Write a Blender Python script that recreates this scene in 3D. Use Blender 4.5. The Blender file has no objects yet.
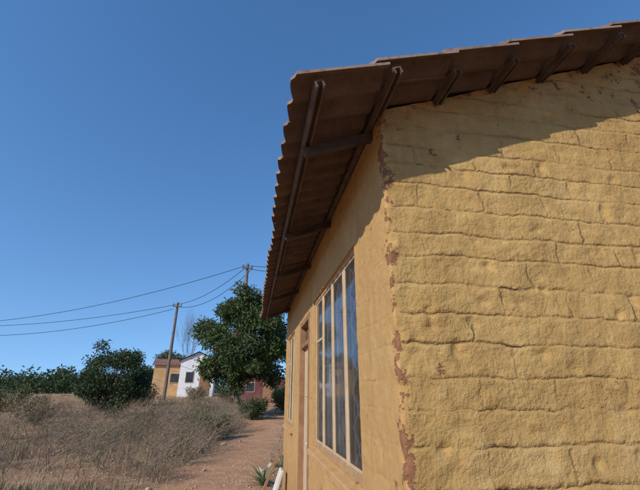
import bpy, bmesh, math, random
import numpy as np
from mathutils import Vector, noise, Matrix
random.seed(7); rng=np.random.default_rng(7)
R=math.radians
scn=bpy.context.scene
scn.view_settings.view_transform='Standard'; scn.view_settings.look='None'; scn.view_settings.exposure=0

# ---------------- materials ----------------
class NT:
    def __init__(s,name,rough=0.9):
        s.m=bpy.data.materials.new(name); s.m.use_nodes=True; s.t=s.m.node_tree
        s.b=s.t.nodes['Principled BSDF']; s.b.inputs['Roughness'].default_value=rough
        s.b.inputs['Specular IOR Level'].default_value=0.2
        s.tc=s.t.nodes.new('ShaderNodeTexCoord')
    def link(s,a,b): s.t.links.new(a,b)
    def setin(s,inp,v):
        if isinstance(v,bpy.types.NodeSocket): s.link(v,inp)
        else: inp.default_value=v
    def noise(s,scale,detail=5,rough=.6,vec=None,sc3=None):
        n=s.t.nodes.new('ShaderNodeTexNoise'); n.inputs['Scale'].default_value=scale
        n.inputs['Detail'].default_value=detail; n.inputs['Roughness'].default_value=rough
        v=vec or s.tc.outputs['Object']
        if sc3:
            mp=s.t.nodes.new('ShaderNodeMapping'); mp.inputs['Scale'].default_value=sc3; s.link(v,mp.inputs['Vector']); v=mp.outputs[0]
        s.link(v,n.inputs['Vector']); return n.outputs['Fac']
    def ramp(s,f,a,b,c0=(0,0,0,1),c1=(1,1,1,1)):
        r=s.t.nodes.new('ShaderNodeValToRGB'); r.color_ramp.elements[0].position=a; r.color_ramp.elements[1].position=b
        r.color_ramp.elements[0].color=c0; r.color_ramp.elements[1].color=c1
        s.link(f,r.inputs[0]); return r.outputs[0]
    def mix(s,f,a,b,mode='MIX'):
        n=s.t.nodes.new('ShaderNodeMix'); n.data_type='RGBA'; n.blend_type=mode
        s.setin(n.inputs[0],f); s.setin(n.inputs[6],a); s.setin(n.inputs[7],b); return n.outputs[2]
    def math(s,op,a,b=0.0,c=None):
        n=s.t.nodes.new('ShaderNodeMath'); n.operation=op
        s.setin(n.inputs[0],a); s.setin(n.inputs[1],b)
        if c is not None: s.setin(n.inputs[2],c)
        return n.outputs[0]
    def bump(s,h,strength=.5,dist=.01,prev=None):
        n=s.t.nodes.new('ShaderNodeBump'); n.inputs['Strength'].default_value=strength; n.inputs['Distance'].default_value=dist
        s.link(h,n.inputs['Height'])
        if prev: s.link(prev,n.inputs['Normal'])
        s.link(n.outputs[0],s.b.inputs['Normal']); return n.outputs[0]
    def col(s,c): s.setin(s.b.inputs['Base Color'],c); return s.m
def c4(*a): return (a[0],a[1],a[2],1)

def simple(name,ca,cb,scale=5,rough=.85,bs=.3,bd=.005,bscale=40,metal=0):
    n=NT(name,rough); f=n.ramp(n.noise(scale),.35,.65); n.bump(n.noise(bscale,3),bs,bd)
    n.b.inputs['Metallic'].default_value=metal
    return n.col(n.mix(f,c4(*ca),c4(*cb)))

def wall_mat():
    n=NT('ochre_painted_masonry',.95)
    xyz=n.t.nodes.new('ShaderNodeSeparateXYZ'); n.link(n.tc.outputs['Object'],xyz.inputs[0])
    x,y,z=xyz.outputs
    gable=n.math('GREATER_THAN',x,.03)
    run=n.math('ADD',x,y)
    nA=n.noise(2.1,5,.62); nB=n.noise(7,6,.66); nC=n.noise(17,5,.66); nD=n.noise(52,5,.72)
    nz_=n.noise(1,2,.5,sc3=(.05,.05,3.1))
    wz=n.math('ADD',z,n.math('MULTIPLY',n.math('SUBTRACT',nz_,.5),.13))
    wz=n.math('ADD',wz,n.math('MULTIPLY',n.math('SUBTRACT',nA,.5),.08))
    wz=n.math('ADD',wz,n.math('MULTIPLY',n.math('SUBTRACT',nC,.5),.026))
    wr=n.math('ADD',run,n.math('MULTIPLY',n.math('SUBTRACT',nB,.5),.10))
    cb=n.t.nodes.new('ShaderNodeCombineXYZ'); n.link(wr,cb.inputs[0]); n.link(wz,cb.inputs[1])
    bk=n.t.nodes.new('ShaderNodeTexBrick'); n.link(cb.outputs[0],bk.inputs['Vector'])
    bk.inputs['Scale'].default_value=1; bk.inputs['Brick Width'].default_value=.36; bk.inputs['Row Height'].default_value=.130
    bk.inputs['Mortar Size'].default_value=.014; bk.inputs['Mortar Smooth'].default_value=1.0; bk.inputs['Bias'].default_value=0
    bk.inputs['Color1'].default_value=(0,0,0,1); bk.inputs['Color2'].default_value=(1,1,1,1); bk.inputs['Mortar'].default_value=(.5,.5,.5,1)
    hd=n.math('PINGPONG',wz,.065)
    bed=n.math('MAXIMUM',n.math('SUBTRACT',1.0,n.math('DIVIDE',hd,.018)),0.0)
    bed=n.math('MULTIPLY',bed,bed)
    mask=n.ramp(n.noise(1,5,.65,sc3=(1.9,1.9,5)),.38,.66)
    bed=n.math('MULTIPLY',bed,n.math('ADD',n.math('MULTIPLY',mask,.88),.12))
    per=n.math('MULTIPLY',bk.outputs['Fac'],n.ramp(n.noise(3.3,4,.6),.44,.58))
    joint=n.math('MAXIMUM',bed,n.math('MULTIPLY',per,.6))
    jamt=n.math('ADD',n.math('MULTIPLY',gable,.86),.14)
    joint=n.math('MULTIPLY',joint,jamt)
    c=n.mix(n.ramp(n.noise(1.1,4),.3,.7),c4(.43,.26,.085),c4(.52,.335,.12))
    c=n.mix(n.ramp(nB,.38,.72),c,c4(.38,.225,.078))
    lw=n.math('LESS_THAN',x,.012)
    c=n.mix(n.math('MULTIPLY',lw,.6),c,c4(.46,.265,.105))
    st=n.ramp(n.noise(1,5,.65,sc3=(9,9,.9)),.52,.8)
    c=n.mix(n.math('MULTIPLY',st,.38),c,c4(.26,.145,.06))
    c=n.mix(n.math('MULTIPLY',n.ramp(nA,.54,.68),.35),c,c4(.58,.41,.19))
    c=n.mix(n.math('MULTIPLY',n.ramp(nC,.52,.72),.35),c,c4(.58,.41,.19))
    c=n.mix(n.math('MULTIPLY',n.ramp(nD,.55,.7),.2),c,c4(.27,.16,.07))
    c=n.mix(n.math('MULTIPLY',joint,.28),c,c4(.24,.135,.055))
    jj=n.math('MULTIPLY',n.ramp(hd,.0,.005,c4(1,1,1),c4(0,0,0)),n.ramp(n.noise(1,6,.7,sc3=(4,4,11)),.60,.64))
    jj=n.math('MULTIPLY',jj,gable)
    c=n.mix(n.math('MULTIPLY',jj,.8),c,c4(.10,.06,.03))
    d=n.math('SQRT',n.math('ADD',n.math('MULTIPLY',x,x),n.math('MULTIPLY',y,y)))
    edge=n.math('MULTIPLY',n.math('MAXIMUM',n.math('SUBTRACT',1.0,n.math('DIVIDE',d,.07)),0.0),.19)
    edge=n.math('ADD',edge,n.math('MULTIPLY',n.math('MAXIMUM',n.math('SUBTRACT',1.0,n.math('DIVIDE',d,.6)),0.0),.03))
    lo_=n.math('MULTIPLY',n.math('MAXIMUM',n.math('SUBTRACT',1.6,z),0.0),.05)
    ch=n.noise(8,7,.70); ch2=n.math('ADD',n.math('ADD',ch,edge),lo_)
    hi=n.math('MULTIPLY',n.math('MAXIMUM',n.math('SUBTRACT',z,2.55),0.0),.12)
    ch2=n.math('ADD',ch2,hi)
    m=n.ramp(ch2,.682,.70)
    halo=n.ramp(ch2,.61,.70)
    c=n.mix(n.math('MULTIPLY',halo,.42),c,c4(.38,.17,.07))
    c=n.mix(m,c,n.mix(nD,c4(.17,.065,.03),c4(.34,.165,.085)))
    m2=n.ramp(n.noise(27,3,.6),.69,.73)
    c=n.mix(n.math('MULTIPLY',m2,.8),c,c4(.22,.10,.05))
    ft=n.ramp(n.math('ADD',z,n.math('MULTIPLY',nA,.4)),.35,.9,c4(1,1,1),c4(0,0,0))
    c=n.mix(n.math('MULTIPLY',ft,.6),c,c4(.34,.17,.08))
    sm_=n.math('ADD',n.math('MULTIPLY',n.ramp(n.noise(1.7,3),.38,.6),.65),.35)
    h=n.math('ADD',n.math('MULTIPLY',nD,.0075),n.math('MULTIPLY',nC,.016))
    h=n.math('MULTIPLY',h,sm_)
    h=n.math('ADD',h,n.math('MULTIPLY',nB,.022))
    h=n.math('MULTIPLY',h,n.math('ADD',n.math('MULTIPLY',gable,.65),.40))
    h=n.math('SUBTRACT',h,n.math('MULTIPLY',m,.005))
    h=n.math('SUBTRACT',h,n.math('MULTIPLY',joint,.013))
    h=n.math('SUBTRACT',h,n.math('MULTIPLY',jj,.012))
    h=n.math('ADD',h,n.math('MULTIPLY',n.math('MULTIPLY',bk.outputs['Color'],.003),jamt))
    n.bump(h,1.0,1.0)
    return n.col(c)
M_wall=wall_mat()
def tile_mat():
    n=NT('weathered_concrete_roof_tile',.95)
    g=n.t.nodes.new('ShaderNodeNewGeometry')
    r=g.outputs['Random Per Island']
    c=n.mix(r,c4(.19,.115,.085),c4(.29,.19,.15))
    c=n.mix(n.ramp(n.noise(9,6,.7),.4,.7),c,c4(.25,.20,.165))
    c=n.mix(n.ramp(n.noise(23,4),.55,.7),c,c4(.11,.085,.07))
    c=n.mix(n.math('MULTIPLY',n.ramp(n.noise(5,5,.7),.55,.7),.6),c,c4(.25,.115,.06))
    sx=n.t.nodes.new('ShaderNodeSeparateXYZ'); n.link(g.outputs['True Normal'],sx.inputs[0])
    under_shade=n.math('LESS_THAN',sx.outputs[2],-.3)  # downward tile faces: eave underside shade painted into the base colour
    c=n.mix(n.math('MULTIPLY',under_shade,.85),c,n.mix(n.ramp(n.noise(6,6,.7),.35,.65),c4(.055,.036,.027),c4(.12,.08,.06)))
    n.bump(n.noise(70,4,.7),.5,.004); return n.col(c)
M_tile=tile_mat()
M_batten=simple('aged_brown_timber',(.08,.057,.046),(.145,.105,.082),8,.8,.4,.004,60)
M_rafter=simple('rafter_timber',(.055,.038,.03),(.095,.066,.05),8,.8,.4,.004,60)
M_frame=simple('tan_window_paint',(.44,.31,.175),(.53,.39,.24),12,.6,.3,.002,60)
M_frame2=simple('brown_outer_frame',(.34,.20,.10),(.43,.27,.14),12,.65,.3,.002,60)
M_sill=simple('sill_plaster',(.40,.225,.095),(.48,.29,.13),6,.9,.5,.006,40)
M_door=simple('brown_door_timber',(.22,.11,.055),(.32,.175,.09),6,.7,.3,.003,40)
M_doorp=simple('door_panel_paint',(.47,.34,.20),(.53,.40,.25),6,.7,.3,.003,40)
M_curtain=simple('white_curtain_cloth',(.72,.70,.66),(.80,.78,.74),4,.95,.2,.004,30)
M_bar=simple('white_steel_bar',(.50,.49,.46),(.65,.63,.6),14,.5,.2,.001,60)
def glass():
    n=NT('window_glass',.05); t=n.t
    tr=t.nodes.new('ShaderNodeBsdfTransparent'); tr.inputs[0].default_value=(.85,.86,.86,1)
    gl=t.nodes.new('ShaderNodeBsdfGlossy'); gl.inputs['Roughness'].default_value=.05; gl.inputs[0].default_value=(.85,.88,.9,1)
    fr=t.nodes.new('ShaderNodeFresnel'); fr.inputs[0].default_value=1.45
    bp=t.nodes.new('ShaderNodeBump'); bp.inputs['Strength'].default_value=.15; bp.inputs['Distance'].default_value=.01
    n.link(n.noise(3,2),bp.inputs['Height']); n.link(bp.outputs[0],gl.inputs['Normal'])
    df=t.nodes.new('ShaderNodeBsdfDiffuse'); df.inputs[0].default_value=(.5,.42,.32,1)
    mx=t.nodes.new('ShaderNodeMixShader'); n.link(fr.outputs[0],mx.inputs[0]); n.link(tr.outputs[0],mx.inputs[1]); n.link(gl.outputs[0],mx.inputs[2])
    m2=t.nodes.new('ShaderNodeMixShader'); n.link(n.math('MULTIPLY',n.noise(6,5,.7),.16),m2.inputs[0]); n.link(mx.outputs[0],m2.inputs[1]); n.link(df.outputs[0],m2.inputs[2])
    n.link(m2.outputs[0],t.nodes['Material Output'].inputs['Surface']); return n.m
M_glass=glass()
def leafmat(name,a,b,c=None,tl_=.25):
    n=NT(name,.6); g=n.t.nodes.new('ShaderNodeNewGeometry'); r=g.outputs['Random Per Island']
    cc=n.mix(r,c4(*a),c4(*b))
    if c: cc=n.mix(n.ramp(n.noise(1.2,2),.45,.65),cc,c4(*c))
    n.b.inputs['Specular IOR Level'].default_value=.3
    n.col(cc)
    if tl_>0:
        tl=n.t.nodes.new('ShaderNodeBsdfTranslucent'); n.link(cc,tl.inputs[0])
        mx=n.t.nodes.new('ShaderNodeMixShader'); mx.inputs[0].default_value=tl_
        n.link(n.b.outputs[0],mx.inputs[1]); n.link(tl.outputs[0],mx.inputs[2]); n.link(mx.outputs[0],n.t.nodes['Material Output'].inputs['Surface'])
    return n.m
M_mango=leafmat('mango_leaves',(.036,.068,.018),(.095,.135,.038),(.07,.09,.03))
M_dark=leafmat('dark_leaves',(.03,.052,.018),(.075,.10,.036))
M_shrub=leafmat('shrub_leaves',(.06,.08,.028),(.13,.15,.055),(.15,.125,.06))
M_dry=leafmat('dry_grass',(.30,.22,.12),(.46,.36,.22),(.25,.18,.10))
M_weed=leafmat('dry_weed_leaves',(.18,.13,.07),(.31,.23,.13),(.14,.14,.06))
M_twig=leafmat('dry_twigs',(.17,.115,.08),(.32,.235,.165),None,.0)
M_aloe=leafmat('aloe_leaves',(.10,.15,.07),(.16,.2,.09))
M_bark=simple('tree_bark',(.10,.07,.05),(.17,.13,.10),9,.95,.6,.02,20)
M_pole=simple('creosoted_pole',(.13,.10,.08),(.19,.15,.12),5,.9)
M_wire=simple('wire',(.03,.03,.03),(.05,.05,.05))
M_stone=simple('stone',(.34,.22,.15),(.47,.36,.27),4,.95,.5,.01,20)
M_pale=simple('pale_concrete',(.50,.46,.40),(.62,.58,.51),6,.9)

# ---------------- helpers ----------------
def obj(name,verts,faces,mat,parent=None,smooth=False):
    me=bpy.data.meshes.new(name); me.from_pydata([tuple(v) for v in verts],[],[tuple(f) for f in faces]); me.update()
    if smooth: me.polygons.foreach_set('use_smooth',[True]*len(me.polygons))
    o=bpy.data.objects.new(name,me); scn.collection.objects.link(o)
    if mat: me.materials.append(mat)
    if parent: o.parent=parent
    return o
def empty(name,loc=(0,0,0),rz=0):
    e=bpy.data.objects.new(name,None); scn.collection.objects.link(e); e.location=loc; e.rotation_euler=(0,0,rz); return e
BF=[(0,3,2,1),(4,5,6,7),(0,1,5,4),(1,2,6,5),(2,3,7,6),(3,0,4,7)]
def box(name,x0,x1,y0,y1,z0,z1,mat,parent=None,bev=.003):
    v=[(x0,y0,z0),(x1,y0,z0),(x1,y1,z0),(x0,y1,z0),(x0,y0,z1),(x1,y0,z1),(x1,y1,z1),(x0,y1,z1)]
    o=obj(name,v,BF,mat,parent)
    if bev:
        b=o.modifiers.new('b','BEVEL'); b.width=bev; b.segments=2
    return o
class Geo:
    def __init__(s): s.v=[]; s.f=[]
    def tube(s,pts,rad,n=6):
        base=len(s.v); pts=[Vector(p) for p in pts]
        for i,p in enumerate(pts):
            d=(pts[min(i+1,len(pts)-1)]-pts[max(i-1,0)]).normalized()
            a=d.cross(Vector((0.13,1,.07))); a.normalize() if a.length>.01 else None
            b=d.cross(a).normalized()
            for k in range(n):
                t=2*math.pi*k/n; s.v.append(p+(a*math.cos(t)+b*math.sin(t))*rad[i])
        for i in range(len(pts)-1):
            for k in range(n):
                q=base+i*n+k; q2=base+i*n+(k+1)%n
                s.f.append((q,q2,q2+n,q+n))
        s.f.append(tuple(base+(len(pts)-1)*n+k for k in range(n)))
        s.f.append(tuple(base+k for k in reversed(range(n))))
    def box(s,c,sx,sy,sz,rot=None):
        base=len(s.v)
        for z in(-1,1):
            for x,y in((-1,-1),(1,-1),(1,1),(-1,1)):
                p=Vector((x*sx/2,y*sy/2,z*sz/2))
                if rot: p=rot@p
                s.v.append(p+Vector(c))
        s.f+= [tuple(base+i for i in f) for f in BF]
    def make(s,name,mat,parent=None,smooth=False): return obj(name,s.v,s.f,mat,parent,smooth)
def branch(g,p,d,L,r,depth,spread=.6,tips=None,up=.15,nseg=4,kids=3,n=0):
    pts=[p.copy()];rad=[r];q=p.copy();dd=d.normalized()
    for i in range(nseg):
        dd=(dd+Vector((random.gauss(0,.12),random.gauss(0,.12),random.gauss(0,.08)+up*.3))).normalized()
        q=q+dd*L/nseg; pts.append(q.copy()); rad.append(r*(1-.45*(i+1)/nseg))
        if depth>0 and i>=nseg-2:
            for k in range(kids-1 if i<nseg-1 else kids):
                nd=(dd+Vector((random.gauss(0,spread),random.gauss(0,spread),random.gauss(up,spread*.5)))).normalized()
                branch(g,q,nd,L*random.uniform(.55,.8),rad[-1]*.7,depth-1,spread,tips,up,nseg,kids,n)
    g.tube(pts,rad,n or (6 if r>.02 else 4))
    if depth==0 and tips is not None: tips.append(q.copy())
def leaves(name,clumps,n,L,W,mat,parent=None,droop=.3,floor=None):
    cl=np.array([list(c)+[r] for c,r in clumps]); w=cl[:,3]**2; w/=w.sum()
    ix=rng.choice(len(cl),n,p=w)
    d=rng.normal(size=(n,3)); d/=np.linalg.norm(d,axis=1)[:,None]
    rr=cl[ix,3]*(rng.random(n)**.45)*(1+.15*rng.normal(size=n))
    c=cl[ix,:3]+d*rr[:,None]*np.array([1,1,.8])
    a=d*.6+rng.normal(size=(n,3))*.6; a[:,2]-=droop; a/=np.linalg.norm(a,axis=1)[:,None]
    b=np.cross(a,rng.normal(size=(n,3))); b/=np.linalg.norm(b,axis=1)[:,None]
    l=L*rng.uniform(.6,1.3,n)[:,None]; ww=W*rng.uniform(.7,1.2,n)[:,None]
    v=np.stack([c,c+a*l*.45+b*ww*.5,c+a*l,c+a*l*.45-b*ww*.5],1).reshape(-1,3)
    f=np.arange(4*n).reshape(-1,4)
    return obj(name,v.tolist(),f.tolist(),mat,parent)

# ---------------- terrain ----------------
def sm(a,b,t):
    t=max(0,min(1,(t-a)/(b-a))); return t*t*(3-2*t)
def xpath(y): return -1.4-.065*y
def H(x,y):
    z=1.15*sm(9,42,y)
    side=abs(x-xpath(y)); near=sm(3,9,math.hypot(x-.3,y-1.5))
    z+=.12*sm(.8,2.5,side)*near*(1 if x<xpath(y) else .3)
    if not(-1<x<8 and -1<y<9):
        z+=near*(.06*noise.noise(Vector((x*.35,y*.35,0)))+.03*noise.noise(Vector((x*1.7,y*1.7,3))))
    return z
N=300
co=[ (lambda s: 1200*s**5*1.0+28*s+60*s**3)(i/(N/2)-1) for i in range(N+1)]
V=[];F=[]
for j in range(N+1):
    for i in range(N+1):
        x=co[i]-1.5;y=co[j]+12
        V.append((x,y,H(x,y)))
for j in range(N):
    for i in range(N):
        a=j*(N+1)+i; F.append((a,a+1,a+N+2,a+N+1))
def ground_mat():
    n=NT('red_dirt_ground',.97)
    xyz=n.t.nodes.new('ShaderNodeSeparateXYZ'); n.link(n.tc.outputs['Object'],xyz.inputs[0]); x,y,z=xyz.outputs
    px=n.math('ADD',n.math('MULTIPLY',y,-.065),-1.4)
    d=n.math('ABSOLUTE',n.math('SUBTRACT',x,px))
    d=n.math('ADD',d,n.math('MULTIPLY',n.math('SUBTRACT',n.noise(1.1,5,.65),.5),1.6))
    m=n.ramp(d,.75,1.5,c4(1,1,1),c4(0,0,0))
    nf=n.noise(40,5,.7); nm=n.noise(2.5,7,.7)
    dirt=n.mix(n.ramp(nm,.35,.65),c4(.46,.22,.10),c4(.58,.35,.20))
    dirt=n.mix(n.ramp(nf,.5,.66),dirt,c4(.34,.16,.08))
    lit=n.mix(n.ramp(nm,.4,.62),c4(.37,.185,.092),c4(.46,.29,.165))
    lit=n.mix(n.ramp(nf,.52,.66),lit,c4(.20,.13,.08))
    lit=n.mix(n.ramp(n.noise(17,6,.8),.56,.66),lit,c4(.44,.33,.21))
    n.bump(n.math('ADD',n.noise(9,6,.7),n.math('MULTIPLY',nf,.3)),.9,.05)
    return n.col(n.mix(m,lit,dirt))
obj('ground',V,F,ground_mat(),smooth=True)

# ---------------- main house ----------------
house=empty('yellow_house',(.3186,1.568,0),R(10))
TS=.404; XE=-.495; ZE=2.781; XR=3.05; LEN=5.36; W=6.1
def P(x):
    return ZE+TS*((x if x<=XR else 2*XR-x)-XE)
def ztop(x): return P(x)-.055
OP=[(.591,2.23,1.05,2.38),(2.48,3.26,.0,2.32),(4.0,5.05,1.05,2.35)]
ss=[];
ss+=list(np.linspace(-W,-3.3,50,endpoint=False)); ss+=list(np.linspace(-3.3,-.05,270,endpoint=False))
ss+=list(np.linspace(-.05,.05,14,endpoint=False))
br=[.05,.591,2.23,2.48,3.26,4.0,5.05,LEN]
for a,b in zip(br[:-1],br[1:]):
    ss+=list(np.linspace(a,b,max(3,int((b-a)/.018)),endpoint=False))
ss.append(LEN)
H0=ztop(0)
zb=[0,1.05,2.32,2.35,2.38,H0]; zz=[]
for a,b in zip(zb[:-1],zb[1:]):
    zz+=list(np.linspace(a,b,max(1,int((b-a)/.013)),endpoint=False))
zz.append(H0)
RC=.014
def fr(p,s=1): return noise.noise(Vector(p)*s)
def disp(s,z):
    k=1.0 if s<0 else .3
    if abs(s)<.04: k=.3+(.7)*(.04-s)/.08
    d=.009*fr((s*1.5,z*1.7,20))+.007*fr((s*3.4,z*8,5))+.0045*fr((s*12,z*22,6))+.002*fr((s*40,z*48,8))
    p=fr((s*9,z*13,33))
    if p>.40: d-=.06*(p-.40)
    return d*k
V=[];F=[];nz=len(zz)
for s in ss:
    if s<-RC: bx,by,nx,ny=-s,0,0,-1
    elif s>RC: bx,by,nx,ny=0,s,-1,0
    else:
        t=(s+RC)/(2*RC)*math.pi/2
        nx,ny=-math.sin(t),-math.cos(t); bx,by=RC+nx*RC,RC+ny*RC
    hh=ztop(bx)/H0
    for z in zz:
        zr=z*hh; d=disp(s,zr)
        if abs(s)<.05:
            kk=1-abs(s)/.05
            d+=kk*(-.024*max(0,fr((1,zr*9,50)))-.020*max(0,fr((1,zr*28,51)))-.010*max(0,fr((1,zr*70,53))))
        V.append((bx+nx*d,by+ny*d,zr))
for i in range(len(ss)-1):
    sc=(ss[i]+ss[i+1])/2
    for j in range(nz-1):
        zc=(zz[j]+zz[j+1])/2
        if sc>0 and any(a<sc<b and c<zc<d for a,b,c,d in OP): continue
        a=i*nz+j; F.append((a,a+nz,a+nz+1,a+1))
wall=obj('walls_street_sides',V,F,M_wall,house,True)
bm=bmesh.new(); bm.from_mesh(wall.data)
bmesh.ops.delete(bm,geom=[v for v in bm.verts if not v.link_faces],context='VERTS')
eds=[]
for e in bm.edges:
    if e.is_boundary:
        m=(e.verts[0].co+e.verts[1].co)/2
        if m.y>.3 and abs(m.x)<.05:
            for a,b,c,d in OP:
                if a-.01<m.y<b+.01 and c-.01<m.z<d+.01 and m.z>.01: eds.append(e);break
r=bmesh.ops.extrude_edge_only(bm,edges=eds)
for g in r['geom']:
    if isinstance(g,bmesh.types.BMVert): g.co.x=.15
bmesh.ops.recalc_face_normals(bm,faces=bm.faces)
bm.to_mesh(wall.data); bm.free()
try: wall.data.set_sharp_from_angle(angle=R(50))
except Exception as e: print(e)
v=[(W,0,0),(W,LEN,0),(W,LEN,ztop(W)),(W,0,ztop(W)),(0,LEN,0),(0,LEN,ztop(0)),(XR,LEN,ztop(XR))]
obj('back_walls',v,[(0,1,2,3),(1,4,5,6,2)],M_wall,house)
box('floor_slab',.16,W-.02,.02,LEN-.02,.0,.06,M_pale,house,0)

def tiles(side):
    G=Geo(); tw=.30; ncol=19; C=.37; nrow=int(math.ceil((XR-XE)/C))
    for r_ in range(nrow):
        for t in range(-1,30):
            y0=-.333+t*tw+(.0 if r_%2==0 else .15)
            y1=y0+tw-.004
            y0=max(y0,-.333+random.uniform(-.014,.014)); y1=min(y1,LEN+.10)
            if y1-y0<.04: continue
            x0=XE+r_*C+random.uniform(-.012,.012); x1=min(XE+r_*C+C+.07,XR)
            jz=random.uniform(-.005,.005)
            base=len(G.v); n=ncol
            for lay in (0,1):
                for xi in range(3):
                    for k in range(n):
                        y=y0+(y1-y0)*k/(n-1)
                        ph=((y+.333)/.15)%1.0
                        bpm=(.5-.5*math.cos(ph*2*math.pi))
                        xa=x0-.020*bpm**.7+.008+.004*noise.noise(Vector((y*20,r_,t)))
                        x=(xa,(x0+x1)/2,x1)[xi]; f=(x-x0)/(C+.07)
                        z=P(x)-.036*f+.036*bpm**1.4-.012+jz-(0 if lay==0 else .015)
                        if lay==1 and xi==0: z-=.003
                        xx=x if side==0 else 2*XR-x
                        G.v.append((xx,y,z))
            def idx(l,a,k): return base+l*3*n+a*n+k
            for a in range(2):
                for k in range(n-1):
                    G.f.append((idx(0,a,k),idx(0,a+1,k),idx(0,a+1,k+1),idx(0,a,k+1)))
                    G.f.append((idx(1,a,k),idx(1,a,k+1),idx(1,a+1,k+1),idx(1,a+1,k)))
            for k in range(n-1):
                G.f.append((idx(0,0,k),idx(0,0,k+1),idx(1,0,k+1),idx(1,0,k)))
                G.f.append((idx(0,2,k),idx(1,2,k),idx(1,2,k+1),idx(0,2,k+1)))
            for a in range(2):
                for k in (0,n-1):
                    q=(idx(0,a,k),idx(0,a+1,k),idx(1,a+1,k),idx(1,a,k))
                    G.f.append(q if (k==0) else q[::-1])
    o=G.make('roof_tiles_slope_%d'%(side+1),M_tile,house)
    b=bmesh.new(); b.from_mesh(o.data); bmesh.ops.recalc_face_normals(b,faces=b.faces); b.to_mesh(o.data); b.free()
    return o
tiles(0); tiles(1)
g=Geo()
for k in range(19):
    y=-.34+k*.31
    g.tube([(XR,y,P(XR)-.02),(XR,y+.30,P(XR)-.01)],[.11,.12],14)
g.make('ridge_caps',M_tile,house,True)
def channel(name,x,y0,y1,zt,w,h,t,mat):
    G=Geo(); ang=math.atan(TS)
    pr=[(-w/2,0),(w/2,0),(w/2,-h),(w/2-t,-h),(w/2-t,-t),(-w/2+t,-t),(-w/2+t,-h),(-w/2,-h)]
    ca,sa=math.cos(ang),math.sin(ang)
    for y in (y0,y1):
        for a,b in pr: G.v.append((x+a*ca-b*sa,y,zt+a*sa+b*ca))
    n=len(pr)
    for k in range(n): G.f.append((k,(k+1)%n,n+(k+1)%n,n+k))
    G.f.append((0,1,4,5)); G.f.append((1,2,3,4)); G.f.append((0,5,6,7))
    G.f.append((n,n+5,n+4,n+1)); G.f.append((n+1,n+4,n+3,n+2)); G.f.append((n,n+7,n+6,n+5))
    return G.make(name,mat,house)
for i in range(9):
    x=-.385+.37*i
    if x>XR: break
    channel('roof_batten_%d'%i,x,-.31+(0 if i<2 else random.uniform(.0,.10)),LEN+.06,P(x)-.064,.042,.036,.008,M_batten)
G=Geo()
for u in (.13,1.30,2.45,3.60,4.85):
    x0=-.40; x1=XR; w=.036
    b=len(G.v)
    for y in(u-w/2,u+w/2):
        for x,dz in((x0,-.101),(x1,-.101),(x1,-.168),(x0+.02,-.158)):
            G.v.append((x,y,P(x)+dz))
    G.f+=[(b,b+1,b+2,b+3),(b+7,b+6,b+5,b+4),(b,b+3,b+7,b+4),(b+1,b,b+4,b+5),(b+2,b+1,b+5,b+6),(b+3,b+2,b+6,b+7)]
o=G.make('rafters',M_rafter,house); o.modifiers.new('b','BEVEL').width=.003

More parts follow.
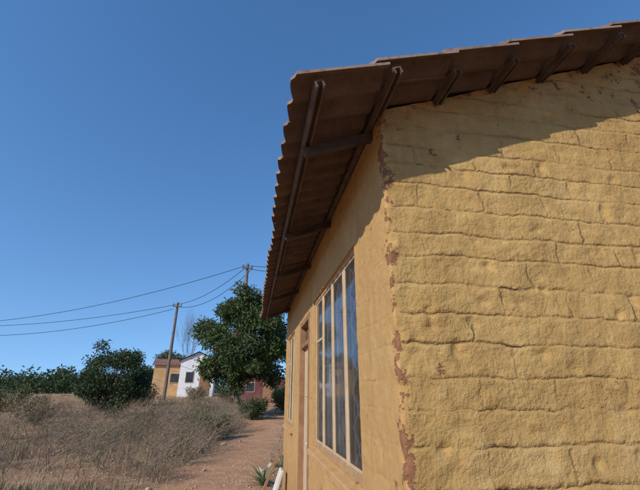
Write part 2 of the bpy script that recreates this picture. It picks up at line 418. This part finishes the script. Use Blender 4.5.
def window(i,y0,y1,z0,z1,mull,trans,curt):
    fx0,fx1=.022,.062; t=.038
    p='window_%d_'%i
    box(p+'jamb_a',fx0-.006,fx1,y0-.004,y0+t,z0-.004,z1+.004,M_frame2,house)
    box(p+'jamb_b',fx0-.006,fx1,y1-t,y1+.004,z0-.004,z1+.004,M_frame2,house)
    box(p+'head',fx0-.004,fx1-.002,y0+t-.002,y1-t+.002,z1-t,z1+.003,M_frame2,house)
    box(p+'bottom_rail',fx0-.004,fx1-.002,y0+t-.002,y1-t+.002,z0-.003,z0+t,M_frame2,house)
    for k,m in enumerate(mull):
        box(p+'mullion_%d'%k,fx0,fx1-.006,m-.022,m+.022,z0+t-.002,z1-t+.002,M_frame,house)
    e=[y0+t]+mull+[y1-t]
    for k in range(len(e)-1):
        a=e[k]+(.022 if k else 0); b=e[k+1]-(.022 if k<len(e)-2 else 0)
        s=.018
        for nm,q in (('l',(a-.001,a+s,z0+t,z1-t)),('r',(b-s,b+.001,z0+t,z1-t)),('t',(a+s,b-s,z1-t-s,z1-t)),('b',(a+s,b-s,z0+t,z0+t+s))):
            box(p+'sash_%d%s'%(k,nm),fx0+.004,fx0+.022,q[0],q[1],q[2],q[3],M_frame,house,.002)
        if trans and k in trans:
            zt=z1-.42; box(p+'transom_%d'%k,fx0+.005,fx0+.021,a+s,b-s,zt-.012,zt+.012,M_frame,house,.002)
        gx=fx0+.009
        obj(p+'glass_%d'%k,[(gx,a+.01,z0+t+.01),(gx,b-.01,z0+t+.01),(gx,b-.01,z1-t-.01),(gx,a+.01,z1-t-.01)],[(0,3,2,1)],M_glass,house)
        G=Geo(); nn=6; zz0=z0+t; dz=(z1-z0-2*t)/nn; c=(a+b)/2; hw=(b-a)*.36; bx=.05
        for q in range(nn):
            za=zz0+q*dz; zb_=za+dz
            G.tube([(bx,c-hw,za),(bx,c,(za+zb_)/2),(bx,c-hw,zb_)],[.008]*3,5)
            G.tube([(bx+.006,c+hw,za),(bx+.006,c,(za+zb_)/2),(bx+.006,c+hw,zb_)],[.008]*3,5)
        G.tube([(bx+.012,c-hw,zz0),(bx+.012,c-hw,z1-t)],[.006]*2,5); G.tube([(bx+.012,c+hw,zz0),(bx+.012,c+hw,z1-t)],[.006]*2,5)
        G.make(p+'burglar_bars_%d'%k,M_bar,house)
    for ci,(a,b,zb0) in enumerate(curt):
        n=90; V=[];F=[]
        for k in range(n):
            y=a+(b-a)*k/(n-1); 
            for q in range(8):
                f=q/7; V.append((.100+.014*math.sin(k*.9+.5*math.sin(f*3))*(.5+.5*f)+.006*math.sin(k*.37),y,z1-.03-(z1-.03-zb0)*f))
        for k in range(n-1):
            for q in range(7):
                w_=k*8+q; F.append((w_,w_+8,w_+9,w_+1))
        obj(p+'curtain_%d'%ci,V,F,M_curtain,house,True)
    v=[(-.045,y0-.03,z0-.075),(.09,y0-.03,z0-.07),(.09,y0-.03,z0-.002),(-.045,y0-.03,z0-.03)]
    v+=[(x,y1+.03,z) for x,_,z in v]
    o=obj(p+'sill',v,[(0,1,2,3),(7,6,5,4),(0,3,7,4),(3,2,6,7),(1,0,4,5),(2,1,5,6)],M_sill,house)
    bv=o.modifiers.new('b','BEVEL'); bv.width=.008; bv.segments=3
window(1,.591,2.23,1.05,2.38,[1.0,1.41,1.82],(3,),[(1.25,2.2,1.08),(.62,.74,1.08)])
window(2,4.0,5.05,1.05,2.35,[4.35,4.7],(0,2),[(4.03,5.02,1.1)])
a,b,c,d=OP[1]
box('door_jamb_a',-.008,.10,a-.003,a+.06,0.02,d+.003,M_door,house)
box('door_jamb_b',-.008,.10,b-.06,b+.003,0.02,d+.003,M_door,house)
box('door_head',-.006,.098,a+.058,b-.058,d-.06,d+.002,M_door,house)
box('door_transom_rail',.002,.098,a+.058,b-.058,2.0,2.05,M_door,house)
box('door_leaf',.05,.09,a+.062,b-.062,.05,1.998,M_doorp,house)
for k,(z0,z1) in enumerate(((.15,.85),(.95,1.35),(1.45,1.9))):
    box('door_panel_%d'%k,.042,.052,a+.16,b-.16,z0,z1,M_doorp,house,.004)
box('door_fanlight_glass',.055,.06,a+.06,b-.06,2.05,d-.06,M_glass,house,0)
g=Geo(); g.tube([(.05,a+.10,1.02),(.0,a+.10,1.02),(-.0,a+.20,1.02)],[.009]*3,8); g.make('door_handle',M_bar,house,True)
box('door_step',-.35,.0,a-.1,b+.1,0.0,.13,M_sill,house,.01)

def loc(u,v,z=0):
    c,s=math.cos(R(10)),math.sin(R(10)); return Vector((.3186+v*c-u*s,1.568+v*s+u*c,z))
def rock(G,c,r,fl=.7):
    bm=bmesh.new(); bmesh.ops.create_icosphere(bm,subdivisions=2 if r>.05 else 1,radius=r)
    sd=random.random()*100; b=len(G.v); rot=random.random()*6
    for v in bm.verts:
        k=1+.55*noise.noise(v.co/r*.9+Vector((sd,0,0)))
        x,y,z=v.co*k; z*=fl
        G.v.append(Vector((x*math.cos(rot)-y*math.sin(rot)*1.0,x*math.sin(rot)+y*math.cos(rot),z))+Vector(c))
    for f in bm.faces: G.f.append(tuple(b+v.index for v in f.verts))
    bm.free()
slab=Geo(); p=loc(4.55,-.15,.25); slab.box(p,.05,.26,.48,Matrix.Rotation(R(10),3,'Z')@Matrix.Rotation(R(18),3,'Y'))
o=slab.make('pale_concrete_slab',M_pale); bb=o.modifiers.new('b','BEVEL'); bb.width=.012; bb.segments=2
slab=Geo(); p=loc(5.25,-.20,.30); slab.box(p,.03,.14,.62,Matrix.Rotation(R(10),3,'Z')@Matrix.Rotation(R(24),3,'Y'))
slab.make('leaning_timber_plank',M_door)
def aloe(c,n,L):
    V=[];F=[]
    for k in range(n):
        a=random.random()*6.28; el=random.uniform(.4,1.3); l=L*random.uniform(.7,1.1); w=.045
        d=Vector((math.cos(a),math.sin(a),0)); s=Vector((-d.y,d.x,0)); b=len(V)
        for q in range(5):
            f=q/4; e=el-f*.4; p=Vector(c)+d*(l*f*math.cos(e))+Vector((0,0,l*f*math.sin(e)))
            ww=w*(1-f)**.7*.5+.002
            V+= [p-s*ww+Vector((0,0,.012*(1-f))),p,p+s*ww+Vector((0,0,.012*(1-f)))]
        for q in range(4):
            F+=[(b+q*3,b+q*3+1,b+q*3+4,b+q*3+3),(b+q*3+1,b+q*3+2,b+q*3+5,b+q*3+4)]
    return V,F
V,F=aloe((-.98,7.35,.0),26,.5); obj('aloe_plant',V,F,M_aloe)
V,F=aloe((-.72,8.3,.02),22,.45); obj('aloe_plant',V,F,M_aloe)

# ---------------- vegetation ----------------
def tree(name,base,th,tr,crown_c,crown_r,ncl,clr,nl,L,Wd,mat,lean=(0,0,1),depth=3):
    e=empty(name,base); g=Geo(); tips=[]
    branch(g,Vector((0,0,-.1)),Vector(lean),th,tr,depth,.55,tips,.25,5,3)
    g.make('trunk_and_limbs',M_bark,e,True)
    cl=[]
    cc=Vector(crown_c)
    for k in range(ncl):
        d=Vector((random.gauss(0,1),random.gauss(0,1),random.gauss(0,1))).normalized()
        f=random.uniform(.45,1.0)**.6
        q=cc+Vector((d.x*crown_r[0],d.y*crown_r[1],d.z*crown_r[2]))*f*(1+.4*noise.noise(d*2.3+cc))
        cl.append((q,clr*random.uniform(.5,1.3)))
    leaves('foliage',cl,nl,L,Wd,mat,e)
    return e
tree('mango_tree',(-3.95,20,H(-3.95,20)),2.3,.2,(-.05,0,4.0),(2.35,2.2,2.5),88,.6,36000,.21,.08,M_mango,(-.14,0,1))
tree('leafy_tree',(-9.9,18.5,H(-9.9,18.5)),1.1,.12,(0,0,1.75),(1.7,1.5,1.4),60,.45,18000,.13,.06,M_dark)
tree('leafy_tree',(-17.5,44,H(-17,44)),2.2,.2,(0,0,3.0),(2.3,2.4,1.7),40,.7,9000,.26,.11,M_mango)
g=Geo(); 
for k in range(3): branch(g,Vector((0,0,0)),Vector((random.uniform(-.25,.25),random.uniform(-.2,.2),1)),2.6,.05,3,.4,None,.3,4,3,3)
o=g.make('bare_tree',M_bark); o.location=(-11.6,34,H(-11.6,34)-.05); o.scale=(.8,.8,1.2)

def shrub(name,x,y,r,h,n,L,Wd,mat):
    z=H(x,y); e=empty(name,(x,y,z)); g=Geo()
    cl=[]
    for k in range(11):
        a=random.random()*6.28; d=Vector((math.cos(a)*random.uniform(.2,.9)*r/h,math.sin(a)*random.uniform(.2,.9)*r/h,1))
        pts=[Vector((0,0,-.03))];q=pts[0]
        for s in range(4):
            q=q+Vector((d.x+random.gauss(0,.2),d.y+random.gauss(0,.2),random.uniform(.6,1.2)))*h*.22; pts.append(q)
        g.tube(pts,[.02,.016,.012,.008,.004],4)
        cl+= [(pts[-1],r*.22*random.uniform(.5,1.2)),(pts[2],r*.32),(pts[3],r*.25)]
    g.make('stems',M_bark,e); leaves('foliage',cl,n,L,Wd,mat,e,.1)
shrub('green_shrub',-3.6,13.4,.9,.75,4200,.09,.04,M_shrub)
shrub('green_shrub',-4.6,14.4,.8,.7,2500,.09,.04,M_weed)
shrub('green_shrub',-3.3,19.3,1.0,1.0,3500,.11,.05,M_dark)
shrub('green_shrub',-4.9,17.5,.8,.8,1800,.10,.04,M_weed)
shrub('green_shrub',-6.8,15.2,.9,.8,1800,.09,.04,M_weed)
shrub('green_shrub',-1.9,22,1.2,1.2,3500,.11,.05,M_shrub)
shrub('green_shrub',-2.6,27,1.2,1.4,3000,.13,.06,M_dark)
shrub('green_shrub',-6.2,27,1.3,1.1,3000,.13,.06,M_dark)
shrub('green_shrub',-9.4,30,1.2,1.0,2500,.13,.06,M_weed)
shrub('dry_shrub',-11.6,16.5,1.1,.9,2200,.10,.04,M_weed)
shrub('dry_shrub',-14.0,19,1.4,1.1,2400,.11,.045,M_weed)
shrub('green_shrub',-17.5,22,1.5,1.3,3000,.13,.06,M_shrub)
shrub('green_shrub',-20.8,24,1.7,1.5,3500,.14,.06,M_dark)
shrub('dry_shrub',-11.5,25,1.4,1.2,3000,.13,.06,M_weed)
cl=[]
for k in range(170):
    x=random.uniform(-75,-18); y=random.uniform(48,72); r=random.uniform(1.0,2.2)
    cl.append((Vector((x,y,1.1+r*.6)),r)); cl.append((Vector((x+random.uniform(-1,1),y,1.1+r*1.3)),r*.6))
leaves('distant_trees',cl,24000,.5,.25,M_dark)
cl=[]
for k in range(300):
    a=R(random.uniform(-62,60)); dd=random.uniform(85,150)
    x,y=math.sin(a)*dd,math.cos(a)*dd; r=random.uniform(1.6,3.2)
    cl.append((Vector((x,y,1.1+r*.6)),r))
    cl.append((Vector((x+random.uniform(-2,2),y,1.1+r*1.1)),r*.7))
leaves('distant_trees',cl,26000,1.0,.5,M_dark)

def blades(name,n,area,hmin,hmax,mat,accept,tuft=14,w=.006,spread=.09,lean=.45):
    V=[];F=[]; k=0; tries=0
    while k<n and tries<n*8:
        tries+=1
        x,y=area(); a=accept(x,y)
        if random.random()>a: continue
        hh=random.uniform(hmin,hmax)*(.6+.6*random.random())
        for q in range(random.randint(tuft//2,tuft)):
            bx=x+random.gauss(0,spread);by=y+random.gauss(0,spread); z=H(bx,by)-.01
            an=random.random()*6.28; l=abs(random.gauss(0,lean)); h=hh*random.uniform(.5,1.1)
            d=Vector((math.cos(an),math.sin(an),0)); s=Vector((-d.y,d.x,0))*w*random.uniform(.7,1.5)*(1+y*.03)
            p0=Vector((bx,by,z)); p1=p0+Vector((0,0,h*.55))+d*h*l*.25; p2=p0+Vector((0,0,h*(1-.3*l)))+d*h*l*.9
            b=len(V); V+=[p0-s,p0+s,p1+s*.8,p1-s*.8,p2]; F+=[(b,b+1,b+2,b+3),(b+3,b+2,b+4)]; k+=1
    return obj(name,V,F,mat)
def area():
    y=6.3+random.random()**1.5*36; return (random.uniform(-.95*y-1,.12*y),y)
def acc(x,y):
    if x>-.85 and y<9: return 0
    d=x-xpath(y); n=.25+1.5*noise.noise(Vector((x*.55,y*.55,11)))
    if d<0: return max(0,min(1,(-d-.8)/1.0))*max(.06,n)
    return max(0,min(1,(d-.8)/.8))*max(.05,n)*(.7 if y>9 else 0)
blades('dry_grass',34000,area,.05,.26,M_dry,acc,12,.004,.10,.7)
blades('green_grass',6000,area,.05,.16,M_shrub,lambda x,y:acc(x,y)*.6,12,.005,.1,.6)
def area2():
    y=7.5+random.random()**1.2*20; return (xpath(y)-.95-random.random()**1.4*10,y)
def dens(x,y):
    dd=xpath(y)-x
    return max(0,(.75 if (9<y<17 and dd<5.5) else .25)+.9*noise.noise(Vector((x*.45,y*.45,5))))
blades('tall_dry_weeds',6500,area2,.35,.85,M_weed,lambda x,y:dens(x,y)*.6,10,.003,.16,.5)
G=Geo(); cl=[]; cnt=0
while cnt<370:
    x,y=area2()
    if random.random()>dens(x,y): continue
    cnt+=1; z=H(x,y); h=random.uniform(.22,.52)*(1 if y<10 else 1.25)
    for q in range(random.randint(3,6)):
        tips=[]
        branch(G,Vector((x+random.gauss(0,.08),y+random.gauss(0,.08),z-.02)),Vector((random.gauss(0,.8),random.gauss(0,.8),1)),h,.006+.0002*y,2,.7,tips,.05,3,2,3)
        for t in tips[::2]: cl.append((t,.08))
G.make('dry_bushes',M_twig)
leaves('bush_foliage',cl,26000,.045,.018,M_weed)
G=Geo()
for k in range(750):
    y=6.3+random.random()**1.6*22; x=random.uniform(-.85*y,.0)
    if x>-.9 and y<8.5: x=-1.0-random.random()*2
    r=random.uniform(.008,.026)*(1 if random.random()<.93 else 2.3); rock(G,(x,y,H(x,y)+r*.2),r)
G.make('stones',M_stone)
G=Geo()
for x,y,r in ((-1.2,8.6,.09),(-1.05,9.1,.12),(-4.2,10.2,.12),(-2.9,12.3,.08)): rock(G,(x,y,H(x,y)+r*.2),r)
G.make('rocks',M_stone,None)

# ---------------- background buildings ----------------
M_white=simple('white_wall_paint',(.66,.65,.62),(.76,.75,.72),2,.9)
M_orange=simple('orange_brown_wall',(.42,.25,.11),(.52,.33,.17),2,.9)
M_maroon=simple('maroon_wall',(.13,.04,.04),(.19,.065,.06),2,.9)
M_redroof=simple('rusty_red_roof',(.19,.085,.065),(.28,.14,.10),2,.8)
M_greyroof=simple('grey_roof',(.30,.28,.26),(.4,.37,.34),2,.7)
M_darkgl=simple('dark_window_glass',(.03,.035,.04),(.05,.055,.06),2,.15)
def small_house(name,x,y,rz,L,Wd,Hh,rise,wm,rm,openings,ov=.2):
    e=empty(name,(x,y,H(x,y)-.1),rz)
    a=L/2;b=Wd/2
    v=[(-a,-b,0),(a,-b,0),(a,b,0),(-a,b,0),(-a,-b,Hh),(a,-b,Hh),(a,b,Hh),(-a,b,Hh),(0,-b,Hh+rise),(0,b,Hh+rise)]
    obj('walls',v,[(0,1,5,8,4),(1,2,6,5),(2,3,7,9,6),(3,0,4,7)],wm,e)
    G=Geo()
    for sgn in(-1,1):
        n=int(Wd/.09); sl=rise/a
        for lay in (0,1):
            b0=len(G.v)
            for k in range(n+1):
                yy=-b-ov+(Wd+2*ov)*k/n; wv=.012*math.cos(k*math.pi)+(.03 if lay==0 else .0)
                G.v.append((0,yy,Hh+rise+.03+wv)); G.v.append((sgn*(a+ov),yy,Hh-sl*ov+.03+wv))
            for k in range(n):
                q=b0+2*k; G.f.append((q,q+1,q+3,q+2))
    G.make('roof',rm,e)
    for i,(xx,z0,w,h) in enumerate(openings):
        box('frame_%d'%i,xx-w/2-.05,xx+w/2+.05,-b-.03,-b+.02,z0-.05,z0+h+.05,M_frame if z0>.3 else M_door,e,0)
        box('pane_%d'%i,xx-w/2,xx+w/2,-b-.045,-b-.02,z0,z0+h,M_darkgl if z0>.3 else M_door,e,0)
    return e
small_house('white_house',-11.45,36.5,R(14),2.9,6,3.0,.7,M_white,M_redroof,[(-.6,1.2,.6,.8),(.7,.12,.8,2.0)])
e=small_house('orange_shed',-14.1,37.5,R(18+90),3.6,3.6,2.7,.6,M_orange,M_redroof,[(0,1.1,.8,.9)])
box('front_window_frame',-1.86,-1.78,-.55,.35,1.15,2.0,M_frame,e,0)
box('front_window_pane',-1.88,-1.84,-.5,.3,1.2,1.95,M_darkgl,e,0)
small_house('maroon_outbuilding',-4.5,31,R(5),3.2,3,1.7,.35,M_maroon,M_greyroof,[(-.9,.8,.6,.6),(.5,.12,.8,1.5)])

def pole(x,y,top,rz=.3):
    z=H(x,y); e=empty('power_pole',(x,y,z),rz); g=Geo(); h=top-z
    g.tube([(0,0,-.2),(0,0,h*.5),(0,0,h)],[.14,.12,.095],10)
    g.box((0,-.13,h-.35),.7,.07,.09)
    g.make('timber_pole_and_crossarm',M_pole,e)
    g=Geo()
    for q in(-.3,0,.3):
        g.tube([(q,-.13,h-.3),(q,-.13,h-.2),(q,-.13,h-.14),(q,-.13,h-.1)],[.02,.045,.04,.02],8)
    g.make('insulators',M_pole,e,True); return Vector((x,y,top-.15))
p1=pole(-11.9,30,8.45); p2=pole(-5.05,24,9.8); p3=pole(-44,37,8.2)
G=Geo()
def wire(a,b,sag,off=0,dz=0,r=.02):
    a=Vector(a)+Vector((off,0,dz)); b=Vector(b)+Vector((off,0,dz)); n=24; pts=[]
    for k in range(n+1):
        t=k/n; p=a.lerp(b,t); p.z-=sag*4*t*(1-t); pts.append(p)
    G.tube(pts,[r]*(n+1),4)
wire(p2,p1,.5,0,0); wire(p2,p1,.75,.3,-.25); wire(p1,p3,1.0,0,0); wire(p1,p3,1.5,-.3,-.4)
wire(p2,p3,1.6,0,.05)
p4=pole(6,17,8.9)
wire(p2,p4,.6,0,0); wire(p2,p4,.8,.3,-.25)
G.make('power_lines',M_wire)

# ---------------- light, sky, camera ----------------
src=Vector((-.993,-1.190,.948)).normalized()
elev=math.asin(src.z); az=math.atan2(src.x,src.y)
L=bpy.data.lights.new('sun','SUN'); L.energy=4.2; L.angle=R(.5); L.color=(1,.945,.87)
lo=bpy.data.objects.new('sun',L); scn.collection.objects.link(lo); lo.rotation_euler=src.to_track_quat('Z','Y').to_euler()
w=bpy.data.worlds.new('World'); scn.world=w; w.use_nodes=True; nt=w.node_tree
sk=nt.nodes.new('ShaderNodeTexSky'); sk.sky_type='NISHITA'; sk.sun_disc=False; sk.sun_elevation=elev; sk.sun_rotation=az%(2*math.pi)
sk.altitude=0; sk.air_density=1.0; sk.dust_density=0.1; sk.ozone_density=2.0
tc=nt.nodes.new('ShaderNodeTexCoord'); mp=nt.nodes.new('ShaderNodeMapping'); mp.inputs['Scale'].default_value=(1,1,.84); mp.inputs['Location'].default_value=(0,0,.18)
nm=nt.nodes.new('ShaderNodeVectorMath'); nm.operation='NORMALIZE'
nt.links.new(tc.outputs['Generated'],mp.inputs['Vector']); nt.links.new(mp.outputs[0],nm.inputs[0]); nt.links.new(nm.outputs[0],sk.inputs['Vector'])
hs=nt.nodes.new('ShaderNodeHueSaturation'); hs.inputs['Hue'].default_value=.502; hs.inputs['Saturation'].default_value=1.22; hs.inputs['Value'].default_value=1.32
nt.links.new(sk.outputs[0],hs.inputs['Color'])
nt.links.new(hs.outputs[0],nt.nodes['Background'].inputs[0]); nt.nodes['Background'].inputs[1].default_value=.15
cam=bpy.data.cameras.new('camera'); co_=bpy.data.objects.new('camera',cam); scn.collection.objects.link(co_)
cam.lens=20.42; cam.sensor_width=36; cam.clip_end=4000; cam.clip_start=.05
co_.location=(0,0,1.5); co_.rotation_euler=(R(90+22.05),0,0)
scn.camera=co_
